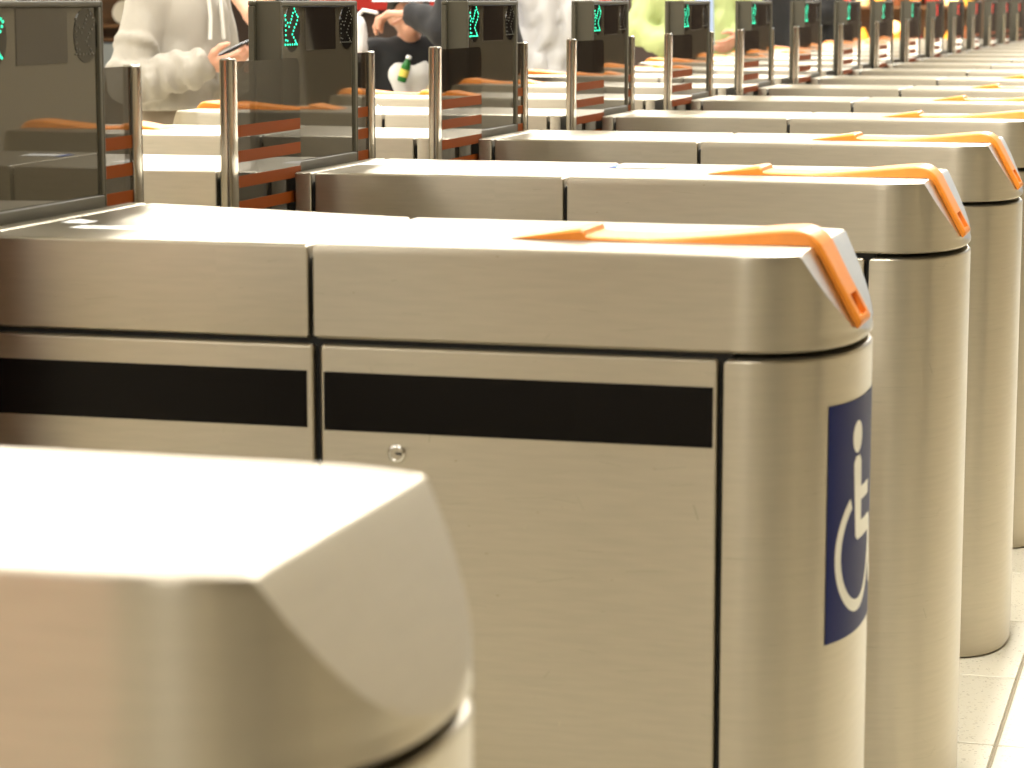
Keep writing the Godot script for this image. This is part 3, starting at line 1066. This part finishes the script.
func net_mesh(parts: Array) -> ArrayMesh:
	var V := PackedVector3Array(); var I := PackedInt32Array()
	for p in parts:
		var o := V.size()
		V.append_array(p.V)
		for i in p.I: I.append(i + o)
	var N := PackedVector3Array(); N.resize(V.size())
	for t in range(0, I.size(), 3):
		var n := (V[I[t + 1]] - V[I[t]]).cross(V[I[t + 2]] - V[I[t]])
		N[I[t]] += n; N[I[t + 1]] += n; N[I[t + 2]] += n
		var s := I[t + 1]; I[t + 1] = I[t + 2]; I[t + 2] = s      # clockwise fronts
	for i in N.size(): N[i] = N[i].normalized() if N[i].length() > 1e-12 else Vector3.UP
	var a := []
	a.resize(Mesh.ARRAY_MAX)
	a[Mesh.ARRAY_VERTEX] = V; a[Mesh.ARRAY_NORMAL] = N; a[Mesh.ARRAY_INDEX] = I
	var m := ArrayMesh.new()
	m.add_surface_from_arrays(Mesh.PRIMITIVE_TRIANGLES, a)
	return m

func hand_bones(w: Vector3, f: Vector3, n: Vector3, side: float, curl: float, s: float) -> Array:
	# w wrist, f towards the fingers, n where the palm faces; the thumb lies on the side t
	f = f.normalized()
	var t := f.cross(n).normalized() * side
	n = t.cross(f).normalized() * side
	if n.dot(f.cross(t)) * side > 0: pass
	var B := []
	for i in 4:
		var kn: Vector3 = w + f * [0.088, 0.092, 0.088, 0.078][i] * s + t * (0.031 - 0.0205 * i) * s
		B.append([w + f * 0.012 * s + t * (0.014 - 0.010 * i) * s, kn, 0.0135 * s, 0.0115 * s])
		var p := kn
		var ang := 0.0
		var len: float = [0.95, 1.06, 1.0, 0.78][i]
		for j in 3:
			ang += curl * [0.7, 1.0, 0.7][j]
			var q: Vector3 = p + (f * cos(ang) + n * sin(ang)) * [0.042, 0.027, 0.021][j] * len * s
			B.append([p, q, [0.0100, 0.0092, 0.0084][j] * s, [0.0092, 0.0084, 0.0074][j] * s])
			p = q
	var p0 := w + f * 0.022 * s + t * 0.020 * s
	var d := (f * 0.62 + t * 0.70 + n * 0.35).normalized()
	var p1 := p0 + d * 0.040 * s
	var p2 := p1 + (f * 0.85 + t * 0.35 + n * 0.4).normalized() * 0.032 * s
	var p3 := p2 + (f * 0.95 + n * 0.35).normalized() * 0.026 * s
	B.append([p0, p1, 0.0155 * s, 0.0120 * s]); B.append([p1, p2, 0.0115 * s, 0.0102 * s]); B.append([p2, p3, 0.0100 * s, 0.0082 * s])
	return B

func scaled(bones: Array, s: float) -> Array:
	var o := []
	for b in bones: o.append([b[0] * s, b[1] * s, b[2] * s, b[3] * s])
	return o

# local axes: the person faces +x, right hand towards +z
func person(label: String, at: Vector3, yaw: float, s: float, P: Dictionary) -> Node3D:
	var t := thing("person", label, "person", at, "people beyond the gates")
	t.rotation_degrees.y = yaw
	var g := func(key: String, d): return P.get(key, d)
	var shR: Vector3 = g.call("shR", Vector3(0, 1.37, 0.175)); var shL: Vector3 = g.call("shL", Vector3(0, 1.37, -0.175))
	var elR: Vector3 = g.call("elR", Vector3(-0.03, 1.09, 0.22)); var elL: Vector3 = g.call("elL", Vector3(-0.03, 1.09, -0.22))
	var wrR: Vector3 = g.call("wrR", Vector3(0.05, 0.86, 0.23)); var wrL: Vector3 = g.call("wrL", Vector3(0.05, 0.86, -0.23))
	var hips := [Vector3(0, 0.90, 0.085), Vector3(0, 0.90, -0.085)]
	var knees := [Vector3(0.03, 0.48, 0.095), Vector3(0.01, 0.48, -0.095)]
	var ankles := [Vector3(0.02, 0.09, 0.10), Vector3(-0.04, 0.09, -0.10)]
	var hd: Vector3 = g.call("head", Vector3.ZERO)
	var puff: float = g.call("puff", 0.0)
	# skin
	var B := [[Vector3(0, 1.30, 0.07), Vector3(0, 1.12, 0.055), 0.080, 0.078], [Vector3(0, 1.30, -0.07), Vector3(0, 1.12, -0.055), 0.080, 0.078], [Vector3(0, 1.12, 0.05), Vector3(0, 0.95, 0.07), 0.078, 0.085], [Vector3(0, 1.12, -0.05), Vector3(0, 0.95, -0.07), 0.078, 0.085],
		[shR * Vector3(1, 1, 0.85), shL * Vector3(1, 1, 0.85), 0.055, 0.055], [Vector3(-0.01, 1.38, 0), Vector3(0.01, 1.52, 0) + hd * 0.7, 0.055, 0.052],
		[shR, elR, 0.044, 0.034], [elR, wrR, 0.034, 0.025], [shL, elL, 0.044, 0.034], [elL, wrL, 0.034, 0.025]]
	for i in 2:
		B.append([hips[i], knees[i], 0.072, 0.046]); B.append([knees[i], ankles[i], 0.050, 0.034])
	var nets := [sdf(scaled(B, s), 0.020, 0.03)]
	var H := [[Vector3(-0.012, 1.605, 0), Vector3(0.018, 1.610, 0), 0.092, 0.088], [Vector3(0.03, 1.565, 0), Vector3(0.060, 1.528, 0), 0.060, 0.036], [Vector3(0.092, 1.600, 0), Vector3(0.106, 1.568, 0), 0.010, 0.015], [Vector3(0.072, 1.628, 0.032), Vector3(0.072, 1.628, -0.032), 0.026, 0.026],
		[Vector3(-0.005, 1.60, 0.086), Vector3(-0.012, 1.565, 0.086), 0.018, 0.012], [Vector3(-0.005, 1.60, -0.086), Vector3(-0.012, 1.565, -0.086), 0.018, 0.012], [Vector3(0.090, 1.535, 0.018), Vector3(0.090, 1.535, -0.018), 0.010, 0.010], [Vector3(0, 1.50, 0), Vector3(0.005, 1.56, 0), 0.050, 0.054]]
	for b in H:
		b[0] += hd; b[1] += hd
	nets.append(sdf(scaled(H, s), 0.0085, 0.018))
	for q in [["R", wrR, elR, 1.0], ["L", wrL, elL, -1.0]]:
		var f: Vector3 = g.call("hf" + q[0], ((q[1] as Vector3) - (q[2] as Vector3)).normalized())
		var n: Vector3 = g.call("hn" + q[0], Vector3(0, 0, -1.0 * q[3]))
		nets.append(sdf(scaled(hand_bones(q[1], f, n, q[3], g.call("curl" + q[0], 0.35), 1.0), s), 0.0055 * s, 0.008))
	part(t, "body", net_mesh(nets), g.call("skin", M.skin))
	for z in [-1, 1]:
		var E := tri()
		var pr := []
		for k in 7: pr.append(Vector2(maxf(0.0005, cos(-PI / 2 + PI * k / 6) * 0.012), sin(-PI / 2 + PI * k / 6) * 0.012))
		lathe(E, pr, 10)
		part(t, "eye", move(E, Transform3D(Basis().scaled(Vector3(s, s, s)), (Vector3(0.0865, 1.602, z * 0.031) + hd) * s)), M.eye, 80.0)
	# hair
	var hair := [[Vector3(-0.030, 1.630, 0), Vector3(0.012, 1.640, 0), 0.096, 0.092], [Vector3(-0.05, 1.60, 0), Vector3(-0.06, 1.55, 0), 0.085, 0.06]]
	if P.has("long_hair"): hair.append([Vector3(-0.06, 1.58, 0), Vector3(-0.09, 1.36, 0), 0.080, 0.055])
	for b in hair:
		b[0] += hd; b[1] += hd
	part(t, "hair", net_mesh([sdf(scaled(hair, s), 0.012, 0.03, [[Vector3(0.85, -0.52, 0).normalized(), (Vector3(0.062, 1.62, 0) + hd).dot(Vector3(0.85, -0.52, 0).normalized()) * s]], 0.004, 30.0)]), g.call("hair", M.hair_dark))
	# upper garment
	var hem: float = g.call("hem", 0.92)
	var slR: float = g.call("sleeveR", 0.97); var slL: float = g.call("sleeveL", 0.97)
	var pf := puff
	var U := [[Vector3(0.0, 1.31, 0.065), Vector3(0.005, 1.12, 0.065), 0.112 + pf, 0.108 + pf], [Vector3(0.0, 1.31, -0.065), Vector3(0.005, 1.12, -0.065), 0.112 + pf, 0.108 + pf],
		[Vector3(0.005, 1.12, 0.06), Vector3(0.005, hem - 0.02, 0.075), 0.108 + pf, 0.118 + pf], [Vector3(0.005, 1.12, -0.06), Vector3(0.005, hem - 0.02, -0.075), 0.108 + pf, 0.118 + pf],
		[shR * Vector3(1, 1, 0.8), shL * Vector3(1, 1, 0.8), 0.072 + pf * 0.5, 0.072 + pf * 0.5], [Vector3(-0.01, 1.37, 0), Vector3(-0.005, 1.43, 0), 0.08, 0.066]]
	for q in [[shR, elR, wrR, slR], [shL, elL, wrL, slL]]:
		var sl: float = q[3]
		U.append([q[0], (q[0] as Vector3).lerp(q[1], minf(1.0, sl * 2.0)), 0.068 + pf * 0.7, 0.056 + pf * 0.7])
		if sl > 0.5: U.append([q[1], (q[1] as Vector3).lerp(q[2], (sl - 0.5) * 2.0), 0.056 + pf * 0.7, 0.044 + pf * 0.5])
	for b in g.call("extra", []): U.append(b)
	var clips := [[Vector3(0, -1, 0), -hem * s], [Vector3(0, 1, 0), g.call("neck", 1.455) * s]]
	part(t, g.call("top_name", "jacket"), net_mesh([sdf(scaled(U, s), g.call("cell", 0.014), g.call("blend", 0.025), clips, g.call("folds", 0.007), g.call("fold_freq", 8.0), int(at.x * -100))]), P.top)
	# trousers
	var W := [[Vector3(0, 0.97, 0.06), Vector3(0, 0.90, 0.07), 0.108, 0.11], [Vector3(0, 0.97, -0.06), Vector3(0, 0.90, -0.07), 0.108, 0.11]]
	for i in 2:
		W.append([hips[i], knees[i], 0.094, 0.070]); W.append([knees[i], ankles[i], 0.068, 0.062])
	part(t, "trousers", net_mesh([sdf(scaled(W, s), 0.020, 0.03, [[Vector3(0, -1, 0), -0.07 * s], [Vector3(0, 1, 0), 1.03 * s]], 0.004)]), P.bottom)
	for i in 2:
		var a: Vector3 = ankles[i]
		var S := [[Vector3(a.x - 0.03, 0.045, a.z), Vector3(a.x + 0.14, 0.035, a.z * 1.15), 0.042, 0.036], [a, Vector3(a.x, 0.05, a.z), 0.040, 0.042]]
		part(t, "shoe", net_mesh([sdf(scaled(S, s), 0.014, 0.02, [[Vector3(0, -1, 0), 0.0]])]), g.call("shoe", M.shoe))
	return t

func bunched(a: Vector3, b: Vector3, at: Array, r0: float, r1: float, thick: float) -> Array:
	# rings of bunched cloth round a sleeve, each tilted its own way
	var B := []
	var d := (b - a).normalized()
	var u := d.cross(Vector3(0.3, 1, 0.2)).normalized()
	var v := d.cross(u)
	for k in at.size():
		var t: float = at[k]
		var c := a.lerp(b, t)
		var r := lerpf(r0, r1, t)
		var last := Vector3.ZERO
		for i in 15:
			var w := TAU * i / 14
			var p := c + (u * cos(w) + v * sin(w)) * r + d * (0.022 * sin(w + k * 1.9) + 0.006 * sin(w * 3.0 + k))
			if i > 0: B.append([last, p, thick, thick])
			last = p
	return B

func cloth(c: Color) -> StandardMaterial3D:
	var m := mat(c, 0.9)
	m.rim_enabled = true
	m.rim = 0.3
	return m

func build_people() -> void:
	M.skin = mat(Color(0.76, 0.56, 0.46), 0.5)
	M.skin.subsurf_scatter_enabled = true
	M.skin.subsurf_scatter_strength = 0.1
	M.eye = mat(Color(0.12, 0.09, 0.07), 0.1)
	M.hair_dark = mat(Color(0.10, 0.07, 0.05), 0.6)
	M.hair_brown = mat(Color(0.30, 0.19, 0.11), 0.6)
	M.shoe = mat(Color(0.10, 0.09, 0.09), 0.5)
	var dark := cloth(Color(0.08, 0.075, 0.08))
	var black := cloth(Color(0.045, 0.04, 0.04))
	# person with the phone
	var hood := [[Vector3(-0.09, 1.43, 0.06), Vector3(-0.09, 1.43, -0.06), 0.055, 0.055], [Vector3(-0.03, 1.45, 0.08), Vector3(0.05, 1.40, 0.06), 0.035, 0.03], [Vector3(-0.03, 1.45, -0.08), Vector3(0.05, 1.40, -0.06), 0.035, 0.03], [Vector3(0.105, 1.08, 0.03), Vector3(0.105, 1.06, -0.06), 0.035, 0.035]]
	hood.append_array(bunched(Vector3(-0.02, 1.085, 0.285), Vector3(0.215, 1.150, 0.17), [0.05, 0.22, 0.38, 0.55, 0.72, 0.90], 0.066, 0.050, 0.0125))
	hood.append_array(bunched(Vector3(-0.01, 1.355, 0.185), Vector3(-0.02, 1.085, 0.285), [0.55, 0.80], 0.066, 0.068, 0.012))
	hood.append_array(bunched(Vector3(0.02, 1.09, -0.24), Vector3(0.25, 1.14, -0.02), [0.3, 0.6, 0.88], 0.060, 0.048, 0.0115))
	for k in 9:      # gathers rising from the waistband on the side towards the gates
		var w := -0.9 + k * 0.32
		var q := Vector3(cos(w + 0.9) * 0.125, 0, 0.02 + sin(w + 0.9) * 0.19)
		hood.append([q + Vector3(0, 1.0, 0), q * Vector3(0.97, 0, 0.97) + Vector3(0, 1.07 + 0.03 * (k % 3), 0), 0.016, 0.008])
	var p := person("person in a pale grey hooded sweatshirt looking down at a phone", Vector3(-3.29, 0, -7.75), -12.0, 0.93, {
		"shR": Vector3(-0.01, 1.355, 0.185), "elR": Vector3(-0.02, 1.085, 0.285), "wrR": Vector3(0.215, 1.150, 0.17), "elL": Vector3(0.02, 1.09, -0.24), "wrL": Vector3(0.25, 1.14, -0.02),
		"hfR": Vector3(0.95, 0.10, -0.25), "hnR": Vector3(-0.1, 0.75, -0.6), "curlR": 0.55, "hfL": Vector3(0.9, 0.15, 0.3), "hnL": Vector3(-0.1, 0.8, 0.5), "curlL": 0.5,
		"head": Vector3(0.04, -0.02, 0), "puff": 0.012, "hem": 0.995, "extra": hood, "neck": 1.49, "folds": 0.014, "fold_freq": 4.5, "cell": 0.0095, "blend": 0.013, "top_name": "hooded_sweatshirt",
		"top": cloth(Color(0.58, 0.555, 0.51)), "bottom": cloth(Color(0.50, 0.45, 0.38)), "hair": M.hair_brown})
	for z in [0.035, -0.03]:
		var T := tri()
		tube(T, [Vector3(0.105, 1.36, z), Vector3(0.132, 1.29, z), Vector3(0.139, 1.22, z), Vector3(0.140, 1.15, z * 1.2)], [0.006, 0.006, 0.006, 0.007], 8)
		part(p, "drawstring", T, cloth(Color(0.80, 0.79, 0.75)))
	var ph := thing("smartphone", "dark smartphone with a bright screen held by the hooded person", "phone", p.position + Basis(Vector3.UP, deg_to_rad(-12.0)) * (Vector3(0.290, 1.205, 0.115) * 0.93))
	ph.rotation_degrees = Vector3(12, -12, 22)
	var T := tri(); rbox(T, Vector3(-0.068, -0.004, -0.035), Vector3(0.068, 0.004, 0.035), 0.003)
	part(ph, "case", T, M.black)
	T = tri(); rbox(T, Vector3(-0.064, 0.0035, -0.031), Vector3(0.064, 0.0048, 0.031), 0.0005)
	var scr := mat(Color(0.9, 0.9, 0.9), 0.1)
	scr.emission_enabled = true; scr.emission = Color(0.9, 0.95, 1.0); scr.emission_energy_multiplier = 1.0
	part(ph, "screen", T, scr)
	# bare-armed person in black
	person("person in black with a bare bent arm behind the hooded person", Vector3(-3.70, 0, -9.75), 200.0, 1.0, {
		"elL": Vector3(0.11, 1.215, -0.26), "wrL": Vector3(0.22, 1.34, -0.06), "sleeveL": 0.12, "curlL": 0.5, "top": black, "bottom": black, "hair": M.hair_brown, "long_hair": true, "top_name": "shirt"})
	# adult in the dark coat reaching over the child
	person("person in a dark coat reaching an arm over the child's hat", Vector3(-2.575, 0, -8.74), 180.0, 1.03, {
		"elL": Vector3(0.05, 1.14, -0.21), "wrL": Vector3(0.200, 1.190, -0.12), "hfL": Vector3(1, 0.02, 0.1), "hnL": Vector3(0, -1, 0), "curlL": 0.7, "puff": 0.0, "hem": 0.72,
		"top": dark, "bottom": dark, "top_name": "coat"})
	var child := person("child in a dark jacket over a white top wearing a white sun hat", Vector3(-2.905, 0, -8.95), -65.0, 0.79, {
		"elR": Vector3(0.04, 1.13, 0.20), "wrR": Vector3(0.16, 1.10, 0.06), "hnR": Vector3(0, 0, -1), "curlR": 0.9, "head": Vector3(0.03, -0.05, 0), "hem": 0.9, "top": black, "bottom": black, "hair": M.hair_dark})
	part(child, "white_top", net_mesh([sdf(scaled([[Vector3(0.075, 1.27, 0.06), Vector3(0.075, 1.27, -0.06), 0.052, 0.052], [Vector3(0.06, 1.37, 0.075), Vector3(0.08, 1.27, 0.06), 0.030, 0.045], [Vector3(0.06, 1.37, -0.075), Vector3(0.08, 1.27, -0.06), 0.030, 0.045], [Vector3(0.075, 1.28, 0.05), Vector3(0.085, 1.05, 0.04), 0.050, 0.050], [Vector3(0.075, 1.28, -0.05), Vector3(0.085, 1.05, -0.04), 0.050, 0.050]], 0.79), 0.010, 0.02, [[Vector3(0, 1, 0), 1.085]], 0.004)]), cloth(Color(0.82, 0.81, 0.79)))
	var hat := thing("sun_hat", "white brimmed sun hat on the child's head", "hat", Vector3(-2.90, 1.268, -8.93))
	T = tri()
	lathe(T, [Vector2(0.13, 0.0), Vector2(0.135, 0.004), Vector2(0.095, 0.018), Vector2(0.088, 0.05), Vector2(0.078, 0.075), Vector2(0.05, 0.092), Vector2(0.004, 0.096)], 28)
	part(hat, "crown", T, cloth(Color(0.80, 0.81, 0.84)), 80.0)
	T = tri()
	lathe(T, [Vector2(0.0955, 0.018), Vector2(0.0965, 0.020), Vector2(0.0905, 0.040), Vector2(0.0885, 0.0405)], 28)
	part(hat, "band", T, cloth(Color(0.62, 0.72, 0.84)), 80.0)
	var bag := thing("white_bag", "soft white cloth bag hanging beside the child's hat", "bag", Vector3(-3.03, 1.10, -8.72))
	part(bag, "pouch", net_mesh([sdf([[Vector3(0, 0.0, 0.0), Vector3(0.01, 0.09, 0.0), 0.045, 0.028], [Vector3(-0.025, 0.0, 0.01), Vector3(-0.01, 0.08, 0.01), 0.035, 0.026]], 0.008, 0.02, [], 0.005, 14.0)]), cloth(Color(0.82, 0.81, 0.80)))
	T = tri(); tube(T, [Vector3(0.0, 0.11, 0.0), Vector3(0.03, 0.14, 0.0), Vector3(0.09, 0.13, 0.02)], [0.008, 0.007, 0.007], 8)
	part(bag, "handle", T, cloth(Color(0.82, 0.81, 0.80)))
	var bt := thing("green_bottle", "small green bottle held in front of the child's white top", "bottle", Vector3(-2.875, 0.985, -8.77))
	bt.rotation_degrees = Vector3(0, 0, -18)
	T = tri()
	lathe(T, [Vector2(0.014, 0.0), Vector2(0.017, 0.003), Vector2(0.017, 0.060), Vector2(0.013, 0.070), Vector2(0.008, 0.078), Vector2(0.008, 0.086)], 18)
	part(bt, "body", T, mat(Color(0.12, 0.42, 0.16), 0.3))
	T = tri()
	lathe(T, [Vector2(0.0095, 0.0865), Vector2(0.0095, 0.096), Vector2(0.008, 0.098)], 14)
	part(bt, "cap", T, M.paper)
	T = tri()
	lathe(T, [Vector2(0.0174, 0.02), Vector2(0.0176, 0.021), Vector2(0.0176, 0.046), Vector2(0.0174, 0.047)], 18)
	part(bt, "label_band", T, mat(Color(0.85, 0.78, 0.35), 0.5))
	# white jacket
	person("person in a creased white jacket with a pale backpack", Vector3(-2.98, 0, -11.05), 60.0, 1.02, {
		"elR": Vector3(0.03, 1.10, 0.25), "wrR": Vector3(0.18, 1.00, 0.16), "puff": 0.045, "folds": 0.034, "fold_freq": 6.0, "hem": 0.86, "top": cloth(Color(0.68, 0.67, 0.66)), "bottom": dark})
	var bp := thing("backpack", "pale lavender backpack worn over the creased white jacket", "backpack", Vector3(-3.165, 1.13, -10.80))
	bp.rotation_degrees.y = 60.0
	part(bp, "bag", net_mesh([sdf([[Vector3(0, -0.10, 0.06), Vector3(0, 0.14, 0.05), 0.085, 0.07], [Vector3(0, -0.10, -0.06), Vector3(0, 0.14, -0.05), 0.085, 0.07]], 0.014, 0.04, [], 0.004)]), cloth(Color(0.66, 0.68, 0.78)))
	part(bp, "pocket", net_mesh([sdf([[Vector3(-0.06, -0.09, 0.035), Vector3(-0.06, -0.09, -0.035), 0.05, 0.05]], 0.012, 0.02)]), cloth(Color(0.70, 0.72, 0.84)))
	# red jacket
	person("person in a red jacket seen through the tinted glass wing", Vector3(-3.24, 0, -13.0), 20.0, 1.0, {
		"top": cloth(Color(0.72, 0.10, 0.08)), "bottom": black})
	# lime coat
	var lime := cloth(Color(0.66, 0.71, 0.48))
	var lp := person("person in a pale lime coat over a blue checked shirt", Vector3(-2.84, 0, -13.95), -70.0, 1.05, {
		"elR": Vector3(-0.02, 1.06, 0.33), "wrR": Vector3(0.14, 0.98, 0.20), "elL": Vector3(-0.02, 1.10, -0.30), "wrL": Vector3(0.15, 1.02, -0.17), "puff": 0.022, "folds": 0.026, "fold_freq": 5.0, "hem": 0.74,
		"top": lime, "bottom": dark, "top_name": "coat"})
	part(lp, "shirt", net_mesh([sdf([[Vector3(0.135, 1.45, 0.0), Vector3(0.150, 1.02, 0.0), 0.045, 0.06]], 0.012, 0.02)]), cloth(Color(0.62, 0.70, 0.84)))
	# two in black by the shop shelf
	person("person in black standing before the shop shelf, arms down", Vector3(-2.95, 0, -17.0), -30.0, 1.06, {"top": black, "bottom": black, "puff": 0.03, "hem": 0.7, "top_name": "coat"})
	person("person in a black coat with one hand raised beside the shop shelf", Vector3(-3.02, 0, -19.4), -150.0, 1.06, {"top": black, "bottom": dark, "puff": 0.03, "hem": 0.7, "top_name": "coat", "elL": Vector3(0.05, 1.12, -0.25), "wrL": Vector3(0.22, 1.08, -0.22), "elR": Vector3(0.05, 1.12, 0.25), "wrR": Vector3(0.22, 1.05, 0.20)})
